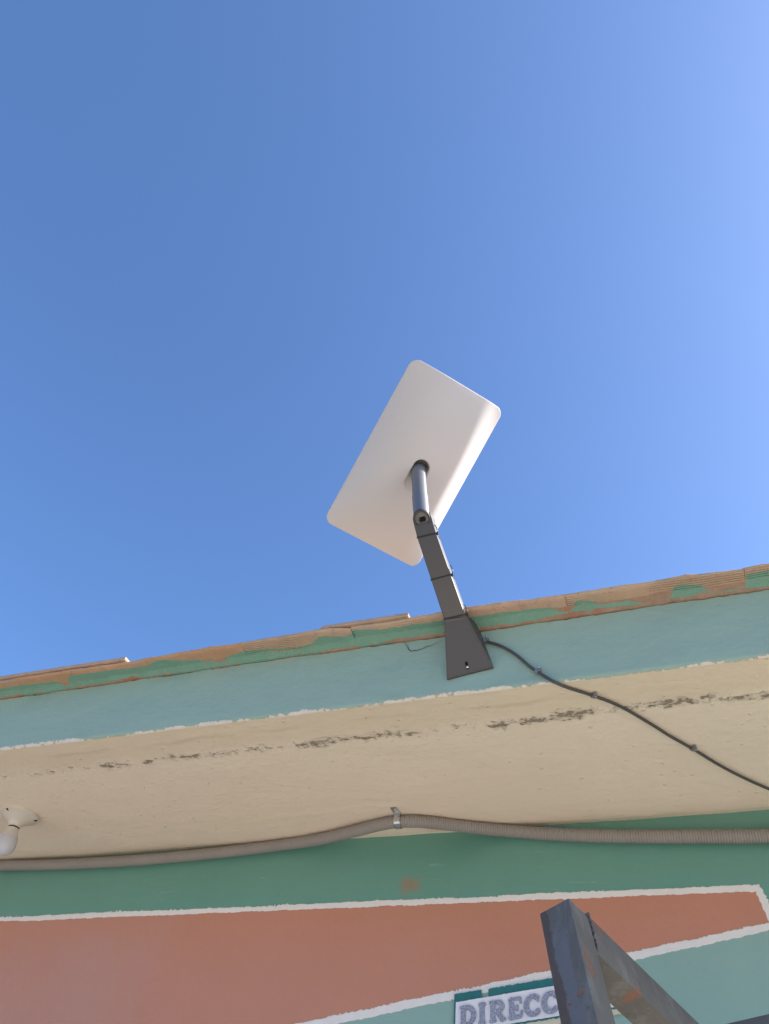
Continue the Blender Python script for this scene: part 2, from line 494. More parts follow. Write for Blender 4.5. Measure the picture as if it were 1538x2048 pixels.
M = {
    'wall': mat_wall(), 'soffit': mat_soffit(), 'fascia': mat_fascia(), 'mortar': mat_mortar(),
    'tile_a': mat_tile('terracotta_tile', (0.42, 0.235, 0.125), (0.53, 0.335, 0.205), False),
    'tile_b': mat_tile('printed_clay_tile', (0.43, 0.29, 0.19), (0.55, 0.39, 0.27), True),
    'tile_c': mat_tile('brown_clay_tile', (0.42, 0.27, 0.185), (0.53, 0.36, 0.255), False),
    'roof': mat_simple('roof_screed', (0.32, 0.25, 0.19), (0.40, 0.32, 0.25), 0.9, 0.2, scale=4, bump=0.004),
    'dish': mat_simple('white_polymer', (0.505, 0.482, 0.47), (0.52, 0.497, 0.485), 0.6, 0.25, scale=6),
    'arm': mat_simple('dark_grey_powder_coat', (0.050, 0.044, 0.038), (0.058, 0.051, 0.044), 0.5, 0.9, scale=20, bump=0.0002),
    'tube': mat_simple('grey_coated_tube', (0.17, 0.178, 0.195), (0.195, 0.203, 0.22), 0.42, 0.8, 0.45, scale=25, rvar=0.1),
    'socket': mat_simple('dark_grey_plastic', (0.05, 0.048, 0.046), None, 0.5, 0.4),
    'plug': mat_simple('grey_plastic_plug', (0.16, 0.15, 0.14), (0.24, 0.225, 0.21), 0.5, 0.4, scale=60),
    'dark': mat_simple('black_hollow', (0.012, 0.012, 0.012), None, 0.8, 0.1),
    'tie': mat_simple('black_nylon', (0.018, 0.018, 0.02), None, 0.35, 0.5),
    'cable': mat_simple('dark_grey_cable_sheath', (0.055, 0.052, 0.050), (0.075, 0.07, 0.066), 0.45, 0.45, scale=40),
    'clip': mat_simple('grey_clip_plastic', (0.17, 0.17, 0.185), (0.22, 0.22, 0.235), 0.4, 0.5),
    'nail': mat_simple('steel_nail', (0.55, 0.55, 0.56), None, 0.25, 0.5, 1.0),
    'zinc': mat_simple('zinc_plated_strap', (0.42, 0.43, 0.42), (0.58, 0.59, 0.58), 0.25, 0.5, 0.9, scale=60, rvar=0.15),
    'conduit': mat_simple('beige_grey_conduit', (0.262, 0.238, 0.212), (0.318, 0.29, 0.26), 0.55, 0.4, scale=10),
    'porcelain': mat_simple('cream_lamp_holder', (0.62, 0.56, 0.46), (0.68, 0.62, 0.52), 0.4, 0.5, scale=12),
    'bulb': mat_simple('opal_bulb', (0.54, 0.53, 0.53), (0.58, 0.57, 0.57), 0.3, 0.5),
    'crack': mat_simple('crack_shadow', (0.05, 0.06, 0.055), None, 0.9, 0.1),
    'paper': mat_simple('white_banner_paper', (0.70, 0.70, 0.74), (0.80, 0.80, 0.83), 0.6, 0.4, scale=14, bump=0.0008),
    'teal': mat_simple('teal_card', (0.014, 0.125, 0.125), (0.03, 0.20, 0.20), 0.5, 0.4, scale=25, bump=0.0006),
    'card': mat_simple('cream_card', (0.56, 0.50, 0.38), (0.64, 0.58, 0.46), 0.6, 0.3, scale=30),
    'letter': None, 'steel': mat_frame_steel(), 'ground': None,
}
n = NT('glitter_foam', 0.35, 0.5)
gl = n.voro(900); gl2 = n.noise(420, 3, 0.7)
n.color(n.mix(n.step(gl2, 0.40, 0.62), (0.16, 0.18, 0.27), (0.42, 0.44, 0.53)))
n.bump(gl2, 0.001, 1.0)
M['letter'] = n.mat
n = NT('sandy_ground', 0.9, 0.2)
gc = n.mix(n.noise(0.6, 6, 0.6), (0.20, 0.168, 0.13), (0.26, 0.22, 0.175))
n.color(n.mix(n.mul(n.step(n.noise(18, 5, 0.7), 0.5, 0.75), 0.4), gc, (0.17, 0.14, 0.105)))
n.bump(n.noise(25, 6, 0.7), 0.01, 0.8)
M['ground'] = n.mat
n = NT('bounce_concrete', 0.85, 0.25)
gc = n.mix(n.noise(1.1, 6, 0.6), (0.60, 0.53, 0.44), (0.70, 0.62, 0.52))  # kept pale so the added apron throws light up under the eave
n.color(n.mix(n.mul(n.step(n.noise(9, 5, 0.7), 0.52, 0.75), 0.4), gc, (0.47, 0.42, 0.35)))
n.bump(n.noise(40, 6, 0.7), 0.004, 0.8)
M['bounce_apron'] = n.mat

# ---------------------------------------------------------------- setting: ground
bm = bmesh.new()
S = 600
v = [bm.verts.new((sx * S, sy * S, 0)) for sx, sy in ((-1, -1), (1, -1), (1, 1), (-1, 1))]
bm.faces.new(v)
tag(bm_obj('ground', bm, M['ground'], smooth=False), kind='structure')

bm = bmesh.new()
bm_box(bm, Vector((0, 0, 0)), Vector((1, 0, 0)), Vector((0, 1, 0)), Vector((0, 0, 1)), (-9, -3.2, -0.05), (7, 2.0705, 0.045), 0.006)
tag(bm_obj('bounce_apron', bm, M['bounce_apron'], smooth=False), kind='structure')  # unseen slab, added to bounce sunlight onto the soffit

# ---------------------------------------------------------------- building
bld = empty('building', (-1.3, 3.0, 0), 'painted building with turquoise eave, cream soffit and green wall with an orange band', 'building')

def grid_sheet(name, fn, nu, nv, mat, parent):
    vv, ff = [], []
    for j in range(nv + 1):
        for i in range(nu + 1):
            vv.append(fn(i / nu, j / nv))
    for j in range(nv):
        for i in range(nu):
            a = j * (nu + 1) + i
            ff.append((a, a + 1, a + nu + 2, a + nu + 1))
    return from_pydata(name, vv, ff, mat, parent)

# lower arris wobble shared by fascia and soffit
def arris(x):
    return 0.0016 * nz(x, 0, 3, 9) + 0.0014 * nz(x, 5, 1, 38) + 0.0012 * nz(x, 2, 7, 110)

def bed_low(x):
    # ragged lower edge of the mortar bedding
    return ZF + 0.0005 - 0.0050 * min(1, max(0, (x + 0.95) / 0.5)) + 0.0028 * nz(x, 4, 0, 7) + 0.0026 * nz(x, 2, 3, 34) + 0.0026 * nz(x, 8, 3, 130)
def fascia_top(x):
    # the plaster stops short of the bedding, leaving an open joint of varying width
    return bed_low(x) - 0.0022 - 0.0026 * nz(x, 7, 2, 10) - 0.0014 * nz(x, 3, 5, 60)

def fascia_pt(u, v_):
    x = X0 + (X1 - X0) * u
    zb = ZS + arris(x)
    # lower end rolls back under the slab by a few millimetres
    if v_ < 0.06:
        t = v_ / 0.06
        ang = (1 - t) * math.pi / 2
        r = 0.006
        return (x, YF + r - r * math.cos(ang) + 0.0, zb + r - r * math.sin(ang) - 0.001)
    t = (v_ - 0.06) / 0.94
    z = (zb + 0.005) + (fascia_top(x) - zb - 0.005) * t
    w = 0.0022 * nz(x, z, 0, 3.0) + 0.0016 * nz(x, z, 4, 11)
    return (x, YF + w * min(1, t * 8), z)
f_ob = grid_sheet('fascia', fascia_pt, 900, 34, M['fascia'], bld)

def soffit_pt(u, v_):
    x = X0 + (X1 - X0) * u
    y = (YF + 0.0055) + (YW + 0.02 - YF - 0.0055) * v_
    z = ZS + arris(x) * max(0, 1 - v_ * 30) + (0.0025 * nz(x, y, 9, 2.6) + 0.0012 * nz(x, y, 2, 9)) * min(1, v_ * 12)
    return (x, y, z)
s_ob = grid_sheet('soffit', soffit_pt, 700, 90, M['soffit'], bld)

bm = bmesh.new()
bm_box(bm, Vector((0, 0, 0)), Vector((1, 0, 0)), Vector((0, 1, 0)), Vector((0, 0, 1)), (X0, YW, -0.05), (X1, 7.5, ZS + 0.03))
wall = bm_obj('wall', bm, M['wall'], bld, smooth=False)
bm = bmesh.new()
bm_box(bm, Vector((0, 0, 0)), Vector((1, 0, 0)), Vector((0, 1, 0)), Vector((0, 0, 1)), (X0 + 0.004, YF + 0.028, ZS + 0.034), (X1 - 0.004, 7.9, ZF + 0.010))
bm_obj('roof_slab', bm, M['roof'], bld, smooth=False)

# clay tiles along the roof edge: (x left, x right, front y left, front y right, kind)
Z_T = 2.851
joints = [-5.2, -4.6, -4.0, -3.4, -2.85, -2.35, -1.98, -1.601, -1.022, -0.708, -0.425, -0.165, 0.226, 0.62, 1.0, 1.4, 1.85, 2.25, 2.6]
kinds = 'aacaccaabbcbbcabac'
FX = [-5.2, -2.0, -1.795, -1.592, -1.389, -1.212, -0.97, -0.776, -0.708, -0.551, -0.399, -0.151, 0.027, 0.102, 0.23, 0.273, 2.6]
FY = [1.365, 1.366, 1.366, 1.364, 1.371, 1.364, 1.365, 1.359, 1.371, 1.371, 1.363, 1.372, 1.372, 1.369, 1.377, 1.374, 1.370]
for i in range(len(joints) - 1):
    a, b = joints[i], joints[i + 1]
    dz = random.uniform(-0.0010, 0.0010)
    tilt = random.uniform(-0.003, 0.003)
    dyi = random.uniform(-0.0015, 0.0015)
    nu = max(24, int((b - a) / 0.012))
    # cross section: underside from the back to the front, rounded lip, top
    base = [(0.30, 0), (0.10, 0), (0.06, 0), (0.045, 0), (0.032, 0), (0.020, 0), (0.012, 0.0002), (0.006, 0.0010), (0.0022, 0.0026), (0.0003, 0.0048), (0.0, 0.0070), (0.0012, 0.0092), (0.004, 0.0104), (0.02, 0.0106), (0.30, 0.0108)]
    vv, ff = [], []
    g = 0.0005
    for k in range(nu + 1):
        t = k / nu
        x = a + g + (b - a - 2 * g) * t
        yf = float(np.interp(x, FX, FY)) + dyi + 0.0036 * nz(x, 1, i, 14) + 0.0024 * nz(x, 6, i, 60) + 0.0035 * max(0, nz(x, 8, i, 26) - 0.35)
        zo = dz + tilt * (t - 0.5) + 0.0016 * nz(x, 3, i, 12)
        for (dy, z) in base:
            e = 0.0016 * nz(x, dy * 4, i * 3, 45)
            vv.append((x, yf + dy, Z_T + zo + z + e))
    m_ = len(base)
    for k in range(nu):
        for j in range(m_ - 1):
            q = k * m_ + j
            ff.append((q, q + m_, q + m_ + 1, q + 1))
    ff.append(tuple(range(m_)))
    ff.append(tuple(range(nu * m_, nu * m_ + m_))[::-1])
    from_pydata('roof_tile', vv, ff, M['tile_' + kinds[i]], bld, auto=50)

# second course of tiles lying on the first, showing in two places
for i, (a, b, yf, kd) in enumerate(((-5.1, -3.3, 1.375, 'c'), (-3.3, -2.2, 1.372, 'a'), (-2.19, -1.392, 1.3690, 'c'), (-1.38, -0.80, 1.400, 'a'), (-0.79, -0.552, 1.3670, 'b'), (-0.54, -0.1, 1.405, 'b'), (-0.09, 0.4, 1.410, 'c'), (0.41, 1.3, 1.40, 'b'), (1.31, 2.55, 1.40, 'a'))):
    bm = bmesh.new()
    bm_box(bm, Vector((0, 0, 0)), Vector((1, 0.004, 0.001)), Vector((0, 1, 0)), Vector((0, 0, 1)), (a, yf, Z_T + 0.0130), (b, yf + 0.32, Z_T + 0.0225), 0.002)
    bm_obj('roof_tile', bm, M['tile_' + kd], bld, smooth=False)

# lumpy mortar bedding under the tiles
rows = []
nx = 1500
vv, ff = [], []
prof_n = 9
for k in range(nx + 1):
    x = X0 + 0.01 + (X1 - X0 - 0.02) * k / nx
    lump = 0.5 + 0.5 * nz(x, 0, 0, 5)
    out = 0.024 + 0.012 * lump + 0.004 * nz(x, 9, 0, 30) + 0.002 * nz(x, 9, 4, 110)
    zlow = bed_low(x)
    lip = 0.0055 + 0.003 * nz(x, 1, 1, 40)
    for j in range(prof_n):
        t = j / (prof_n - 1)
        if j == 0:
            y, z = YF + 0.026, zlow + 0.0050
        else:
            s = (j - 1) / (prof_n - 2)
            y = YF - lip - (out - lip) * (s ** 1.25)
            z = zlow + (Z_T + 0.004 - zlow) * (1 - (1 - s) ** 1.5)
        r = 0.0016 * nz(x, z * 2, j, 55) + 0.0008 * nz(x, z * 3, j * 2, 140)
        vv.append((x, y + r, z + r * 0.7))
for k in range(nx):
    for j in range(prof_n - 1):
        q = k * prof_n + j
        ff.append((q, q + 1, q + prof_n + 1, q + prof_n))
from_pydata('mortar_bedding', vv, ff, M['mortar'], bld)

# hairline crack in the fascia left of the mount
def ribbon(name, pts, width, nrm, mat, parent):
    P = resample(catmull(pts, 6), 0.004)
    vv, ff = [], []
    for i, p in enumerate(P):
        t = (P[min(i + 1, len(P) - 1)] - P[max(i - 1, 0)]).normalized()
        s = t.cross(nrm).normalized()
        jit = Vector((nz(p.x, p.z, 0, 160), 0, nz(p.x, p.z, 5, 90))) * 0.0036
        w = width * (0.25 + 0.75 * abs(math.sin(math.pi * min(0.97, 0.08 + i / len(P))))) * (0.8 + 0.5 * nz(p.x, p.z, 2, 200))
        vv += [p + jit + s * w / 2 + nrm * 0.0004, p + jit - s * w / 2 + nrm * 0.0004]
        if i:
            k = 2 * i
            ff.append((k - 2, k - 1, k + 1, k))
    return from_pydata(name, vv, ff, mat, parent, smooth=False)
cr = [(-0.585, 2.836), (-0.572, 2.823), (-0.566, 2.808), (-0.556, 2.800), (-0.540, 2.800), (-0.520, 2.806), (-0.500, 2.812), (-0.480, 2.819)]
ribbon('crack', [Vector((x, YF - 0.0012, z)) for x, z in cr], 0.0024, Vector((0, -1, 0)), M['crack'], bld)

# ---------------------------------------------------------------- dish mount on the fascia
U = Vector((0.9884, 0.0, 0.152))
Nn = Vector((0.0778, -0.859, -0.5061)).normalized()
W = Nn.cross(U).normalized()                       # up along the underside of the arm
B0 = Vector((-0.4615, YF - 0.006, 2.698))
if W.z < 0: W = -W
def mp(u, w, d=0.0): return B0 + U * u + W * w - Nn * d      # d: depth behind the underside
TD = Vector((-0.1257, 0.0139, 0.992)).normalized()           # tube direction, up
mount = empty('wall_mount', (B0 + U * 0.056)[:], 'dark grey steel wall mount with flared foot holding the white dish', 'mount')

# flared foot
bm = bmesh.new()
wallY = YF - 0.0015
def onwall(u, h):          # a point on the wall, u along the foot, h up the wall
    V = Vector((-0.152, 0, 0.9884))
    p = B0 + U * u + V * h
    p.y = wallY
    return p
a0, a1 = mp(0, 0), mp(0.1130, 0)
t0, t1 = mp(0.0277, 0.139), mp(0.0815, 0.132)
w0, w1 = onwall(0.000, -0.0005), onwall(0.1130, -0.0005)
wt0, wt1 = onwall(0.022, 0.150), onwall(0.094, 0.150)
vs_ = {k: bm.verts.new(p) for k, p in dict(a0=a0, a1=a1, t0=t0, t1=t1, w0=w0, w1=w1, wt0=wt0, wt1=wt1).items()}
front = bm.faces.new([vs_[k] for k in ('a0', 'a1', 't1', 't0')])
bm.faces.new([vs_[k] for k in ('w0', 'wt0', 'wt1', 'w1')])
bm.faces.new([vs_[k] for k in ('a0', 'w0', 'w1', 'a1')])
bm.faces.new([vs_[k] for k in ('a0', 't0', 'wt0', 'w0')])
bm.faces.new([vs_[k] for k in ('a1', 'w1', 'wt1', 't1')])
bm.faces.new([vs_[k] for k in ('t0', 't1', 'wt1', 'wt0')])
bmesh.ops.recalc_face_normals(bm, faces=bm.faces)
ret = bmesh.ops.inset_region(bm, faces=[front], thickness=0.0032, depth=0.0)
ret = bmesh.ops.inset_region(bm, faces=[front], thickness=0.0010, depth=-0.0009)
bm_obj('flared_foot', bm, M['arm'], mount, smooth=False)

# square arm with a rounded end round the tube
bm = bmesh.new()
cu, cw, rr = 0.0345, 0.4035, 0.0243
outline = [(0.0283, 0.128), (0.0812, 0.128), (0.0592, 0.3560)]
for k in range(0, 13):
    an = -0.18 + (math.pi + 0.30) * k / 12
    outline.append((cu + rr * math.cos(an), cw + rr * math.sin(an)))
outline += [(0.0110, 0.3560)]
bot = [bm.verts.new(mp(u, w, 0.0)) for u, w in outline]
top = [bm.verts.new(mp(u, w, 0.050)) for u, w in outline]
bm.faces.new(bot); bm.faces.new(top[::-1])
for k in range(len(outline)):
    k2 = (k + 1) % len(outline)
    bm.faces.new((bot[k], bot[k2], top[k2], top[k]))
es = [e for e in bm.edges if (e.verts[0] in bot) == (e.verts[1] in bot)]
bmesh.ops.bevel(bm, geom=es, offset=0.0018, segments=2, profile=0.5, affect='EDGES')
bm_obj('arm', bm, M['arm'], mount, auto=30)

# tube on the end of the arm (belongs to the mount), cut obliquely at the bottom
C0 = mp(cu, cw + 0.004, 0.0)
CN = (Nn - TD).normalized()
ta, tb = ortho(TD)
def ring(bm, r, along=None, cut_off=0.0):
    out = []
    for k in range(40):
        an = 2 * math.pi * k / 40
        q = C0 + (ta * math.cos(an) + tb * math.sin(an)) * r
        if along is None:
            s = (C0 + CN * (0.0105 - cut_off) - q).dot(CN) / TD.dot(CN)
        else:
            s = along
        out.append(bm.verts.new(q + TD * s))
    return out
def bridge(bm, A, B):
    for k in range(len(A)):
        k2 = (k + 1) % len(A)
        bm.faces.new((A[k], A[k2], B[k2], B[k]))
bm = bmesh.new()
R_T = 0.0206
r0 = ring(bm, R_T, 0.082); r1 = ring(bm, R_T); r2 = ring(bm, R_T - 0.0022); r3 = ring(bm, R_T - 0.0022, None, 0.010)
rt = ring(bm, R_T - 0.003, 0.083)
bridge(bm, rt, r0); bridge(bm, r0, r1); bridge(bm, r1, r2); bridge(bm, r2, r3)
bm_obj('tube', bm, M['tube'], mount, auto=35)
bm = bmesh.new()
p0 = ring(bm, R_T - 0.0024, None, 0.0045); p1 = ring(bm, R_T - 0.0085, None, 0.0025); p2 = ring(bm, R_T - 0.0105, None, 0.007)
bridge(bm, p0, p1); bridge(bm, p1, p2); bm.faces.new(p2)
bm_r = bmesh.new()
q0 = ring(bm_r, R_T + 0.0012, None, 0.0040); q1 = ring(bm_r, R_T + 0.0012, None, -0.0008); q2 = ring(bm_r, R_T - 0.0034, None, -0.0008); q3 = ring(bm_r, R_T - 0.0034, None, 0.0060)
bridge(bm_r, q0, q1); bridge(bm_r, q1, q2); bridge(bm_r, q2, q3)
bm_obj('tube_rim', bm_r, M['socket'], mount, auto=35)
plug = bm_obj('tube_plug', bm, M['plug'], mount, auto=35)
bm = bmesh.new()
pc = C0 + CN * (0.0105 - 0.0068)
px_ = (U - CN * U.dot(CN)).normalized(); py_ = CN.cross(px_)
if py_.z < 0: py_ = -py_
bm_box(bm, pc, px_, py_, CN, (-0.0065, -0.0120, 0), (0.0085, 0.000, 0.0042), 0.0022)
bm_obj('plug_hole', bm, M['dark'], plug)

# slotted hole in the foot with the bolt showing in it
bm = bmesh.new()
sl_ = []
for k in range(24):
    an = 2 * math.pi * k / 24
    sl_.append((0.0540 + 0.0035 * math.cos(an), 0.0185 + 0.0042 * math.sin(an) + (0.0055 if math.sin(an) >= 0 else -0.0055)))
A_ = [bm.verts.new(mp(u, w, -0.0003 + 0.0009)) for u, w in sl_]
bm.faces.new(A_)
slot = bm_obj('bolt_slot', bm, M['dark'], mount, smooth=False)
bm = bmesh.new()
bm_lathe(bm, mp(0.0543, 0.0150, 0.0004), Nn, [(0.0030, 0.0), (0.0029, 0.0007), (0.0022, 0.0012), (0, 0.0014)], 20)
bm_obj('bolt_head', bm, M['nail'], mount)

# ---------------------------------------------------------------- dish
DX = Vector((0.6437, 0.7647, -0.0332)).normalized()
DY = Vector((-0.6296, 0.5046, -0.591)); DY = (DY - DX * DY.dot(DX)).normalized()
DN = -DX.cross(DY).normalized()
if DN.z > 0: DN = -DN                                 # out of the back, towards the ground
DC = Vector((-0.5252, 1.237, 3.3047))
dish = empty('satellite_dish', DC[:], 'white rectangular flat satellite dish tilted on top of the dark mount', 'satellite dish')
A_, B_, CRN = 0.1515, 0.2565, 0.025
def dish_xy(u, v_):
    x, y = u * A_, v_ * B_
    ex_, ey_ = abs(x) - (A_ - CRN), abs(y) - (B_ - CRN)
    if ex_ > 0 and ey_ > 0:
        p_, q_ = ex_ / CRN, ey_ / CRN
        ex2 = CRN * p_ * math.sqrt(1 - q_ * q_ / 2); ey2 = CRN * q_ * math.sqrt(1 - p_ * p_ / 2)
        x = math.copysign(A_ - CRN + ex2, x); y = math.copysign(B_ - CRN + ey2, y)
    return x, y
_ug = np.linspace(0, 1, 401)
_t = np.clip((_ug - 0.50) / 0.30, 0, 1)
_sl = 1.02 * _t * _t * (3 - 2 * _t) + 0.10 * _ug        # slope of the back across the short side
_hu = np.concatenate([np.cumsum(_sl[::-1])[::-1][1:] / 400, [0.0]]) * A_
def dish_h(x, y):
    u, v_ = abs(x) / A_, abs(y) / B_
    if x > 0:
        hu = float(np.interp(u, _ug, _hu))
    else:
        hu = float(_hu[0]) * (1 - u ** 2.7)                # the far side falls away more softly
    end = 1 - v_ ** 2.8 if y > 0 else 1 - 0.66 * v_ ** 2.1
    h = hu * end
    # slot that lets the mast swing
    yy = min(max(y, 0.0), 0.050)
    d = math.hypot(x - 0.004, y - yy)
    w = 0.0235
    if d < w + 0.004:
        t = min(1.0, max(0.0, (w + 0.002 - d) / 0.010))
        depth = 0.020 * max(0.0, 1.0 - max(0.0, y) / 0.078) ** 0.8
        h -= depth * t * t * (3 - 2 * t)
    return h
NU, NV = 150, 250
vv, ff = [], []
for j in range(NV + 1):
    v_ = -1 + 2 * j / NV
    for i in range(NU + 1):
        u = -1 + 2 * i / NU
        x, y = dish_xy(u, v_)
        vv.append(DC + DX * x + DY * y + DN * dish_h(x, y))
for j in range(NV):
    for i in range(NU):
        a = j * (NU + 1) + i
        ff.append((a, a + 1, a + NU + 2, a + NU + 1))
rim = [i for i in range(NU + 1)] + [j * (NU + 1) + NU for j in range(1, NV + 1)] + [NV * (NU + 1) + i for i in range(NU - 1, -1, -1)] + [j * (NU + 1) for j in range(NV - 1, 0, -1)]
prev = rim
for off, sc in ((None, 1.004), (0.0040, 1.004), (0.0060, 0.996)):
    start = len(vv)
    for k in rim:
        p = vv[k] - DC
        h_ = p.dot(DN)
        flat = p - DN * h_
        vv.append(DC + flat * sc + DN * (h_ - 0.0012 if off is None else -off))
    cur = list(range(start, start + len(rim)))
    for k in range(len(rim)):
        k2 = (k + 1) % len(rim)
        ff.append((prev[k], prev[k2], cur[k2], cur[k]))
    prev = cur
ff.append(tuple(prev[::-1]))
bm = bmesh.new()
me = bpy.data.meshes.new('panel')
me.from_pydata([tuple(p) for p in vv], [], ff)
bm.from_mesh(me)
bm_obj('panel', bm, M['dish'], dish, auto=60)

MT = Vector((-0.5095, 1.2249, 3.2735))                # where the mast meets the back
bm = bmesh.new()
bm_tube(bm, [C0 + TD * 0.078, MT + TD * 0.006], 0.0196, 40)
bm_obj('mast', bm, M['tube'], dish, auto=35)
bm = bmesh.new()
SA = (DN * 0.55 - TD * 0.45).normalized()             # socket leans towards the back's normal
base_c = DC + DN * 0.042 + DX * 0.004
bm_lathe(bm, base_c, SA, [(0.0, 0.0), (0.0242, 0.0), (0.0242, 0.013), (0.0232, 0.0145), (0.0207, 0.0135), (0.0200, 0.004), (0.0, 0.004)], 40)
bm_obj('swivel_socket', bm, M['socket'], dish, auto=35)

# ---------------------------------------------------------------- cable ties round the arm
def arm_edges(w):
    t = (w - 0.128) / (0.356 - 0.128)
    return 0.0283 + (0.0110 - 0.0283) * t, 0.0812 + (0.0592 - 0.0812) * t
tie_labels = ['black cable tie round the arm just below the tube end', 'black cable tie round the middle of the arm', 'black cable tie where the arm meets the flared foot']
for (w, skew), lb in zip(((0.3555, 0.10), (0.2412, 0.02), (0.1375, 0.07)), tie_labels):
    e0, e1 = arm_edges(w)
    tie = empty('cable_tie', mp((e0 + e1) / 2, w)[:], lb, 'cable tie', 'cable ties on the arm')
    ww = (W - U * skew).normalized()
    uu = (U + W * -skew * 0.6).normalized()
    c = mp((e0 + e1) / 2, w)
    hw = (e1 - e0) / 2 + 0.0012
    dep = 0.0515
    bm = bmesh.new()
    loop = [(-hw, -0.0012), (hw, -0.0012), (hw, dep), (hw * 0.4, dep + 0.009), (-hw * 0.4, dep + 0.009), (-hw, dep)]
    inner = [(-hw + 0.0011, -0.0002), (hw - 0.0011, -0.0002), (hw - 0.0011, dep), (hw * 0.4, dep + 0.0078), (-hw * 0.4, dep + 0.0078), (-hw + 0.0011, dep)]
    R_ = []
    for sgn in (-1, 1):
        R_.append([bm.verts.new(c + uu * a + ww * sgn * 0.0019 - Nn * d) for a, d in loop])
        R_.append([bm.verts.new(c + uu * a + ww * sgn * 0.0019 - Nn * d) for a, d in inner])
    nL = len(loop)
    for k in range(nL):
        k2 = (k + 1) % nL
        bm.faces.new((R_[0][k], R_[0][k2], R_[2][k2], R_[2][k]))
        bm.faces.new((R_[1][k], R_[3][k], R_[3][k2], R_[1][k2]))
        bm.faces.new((R_[0][k], R_[1][k], R_[1][k2], R_[0][k2]))
        bm.faces.new((R_[2][k], R_[2][k2], R_[3][k2], R_[3][k]))
    bm_obj('band', bm, M['tie'], tie, smooth=False)
    bm = bmesh.new()
    bm_box(bm, c + uu * (hw + 0.0005), uu, ww, -Nn, (-0.002, -0.0034, 0.002), (0.0042, 0.0034, 0.0085), 0.0008)
    bm_obj('lock_head', bm, M['tie'], tie)
    bm = bmesh.new()
    tail = catmull([c + uu * (hw + 0.002) - Nn * 0.004, c + uu * (hw + 0.005) + ww * 0.010 - Nn * 0.004, c + uu * (hw + 0.0045) + ww * 0.020 - Nn * 0.006, c + uu * (hw + 0.001) + ww * 0.027 - Nn * 0.012], 6)
    bm_tube(bm, tail, 0.0011, 8)
    bm_obj('tail', bm, M['tie'], tie)

# ---------------------------------------------------------------- dish cable and its clips
cab = [mp(0.036, 0.395, 0.055), mp(0.040, 0.33, 0.0545), mp(0.047, 0.24, 0.0545), mp(0.056, 0.14, 0.0545), Vector((-0.418, 1.404, 2.838)), Vector((-0.402, 1.413, 2.815)), Vector((-0.385, 1.4205, 2.803)), Vector((-0.369, 1.4225, 2.795)), Vector((-0.333, 1.4225, 2.775)), Vector((-0.298, 1.4225, 2.744)), Vector((-0.265, 1.4225, 2.703)), Vector((-0.249, 1.4225, 2.687)), Vector((-0.230, 1.4222, 2.668)), Vector((-0.213, 1.4225, 2.6535)), Vector((-0.186, 1.450, 2.6525)), Vector((-0.139, 1.489, 2.6525)), Vector((-0.088, 1.540, 2.6525)), Vector((-0.033, 1.619, 2.6525)), Vector((0.005, 1.678, 2.652)), Vector((0.049, 1.740, 2.652)), Vector((0.105, 1.825, 2.652)), Vector((0.158, 1.894, 2.652)), Vector((0.210, 1.953, 2.652)), Vector((0.279, 2.018, 2.651)), Vector((0.36, 2.055, 2.645)), Vector((0.42, 2.0655, 2.60)), Vector((0.44, 2.0655, 2.45))]
P = resample(catmull(cab, 8), 0.006)
bm = bmesh.new()
bm_tube(bm, P, 0.0036, 14)
tag(bm_obj('antenna_cable', bm, M['cable'], auto=60), 'thin dark grey cable running from the dish mount across fascia and soffit', 'cable')

def clip(pos, tan, nrm, label, nail_side):
    t = tan.normalized(); nrm = nrm.normalized()
    s = t.cross(nrm).normalized()
    e = empty('cable_clip', pos[:], label, 'cable clip', 'nail-in clips on the dark cable')
    bm = bmesh.new()
    prof = []
    ro = 0.0058
    outer = [(-ro, -0.005)] + [(-ro * math.cos(a), ro * math.sin(a)) for a in [math.pi * k / 10 for k in range(11)]] + [(ro, -0.005)]
    ri = 0.0038
    inn = [(ri, -0.005)] + [(ri * math.cos(a), ri * math.sin(a)) for a in [math.pi * k / 10 for k in range(11)]] + [(-ri, -0.005)]
    pr = outer + inn
    A = [bm.verts.new(pos + s * a + nrm * b - t * 0.0040) for a, b in pr]
    B = [bm.verts.new(pos + s * a + nrm * b + t * 0.0040) for a, b in pr]
    L = len(pr); h = L // 2
    for k in range(L):
        bm.faces.new((A[k], A[(k + 1) % L], B[(k + 1) % L], B[k]))
    for k in range(h - 1):
        for ring_ in (A, B):
            bm.faces.new((ring_[k], ring_[k + 1], ring_[L - 2 - k], ring_[L - 1 - k]))
    # boss for the nail
    bm_box(bm, pos + s * nail_side * 0.0078, s, t, nrm, (-0.0034, -0.0034, -0.005), (0.0034, 0.0034, 0.0045), 0.001)
    bm_obj('saddle', bm, M['clip'], e, auto=40)
    bm = bmesh.new()
    bm_lathe(bm, pos + s * nail_side * 0.0080 + nrm * 0.0045, nrm, [(0.0012, 0.0), (0.0012, 0.0030), (0.0030, 0.0032), (0.0030, 0.0044), (0.0018, 0.0052), (0, 0.0054)], 16)
    bm_obj('nail', bm, M['nail'], e)
FN, SN = Vector((0, -1, 0)), Vector((0, 0, -1))
def side_for(t, n_, want):
    s = t.normalized().cross(n_)
    return 1 if s.dot(want) > 0 else -1
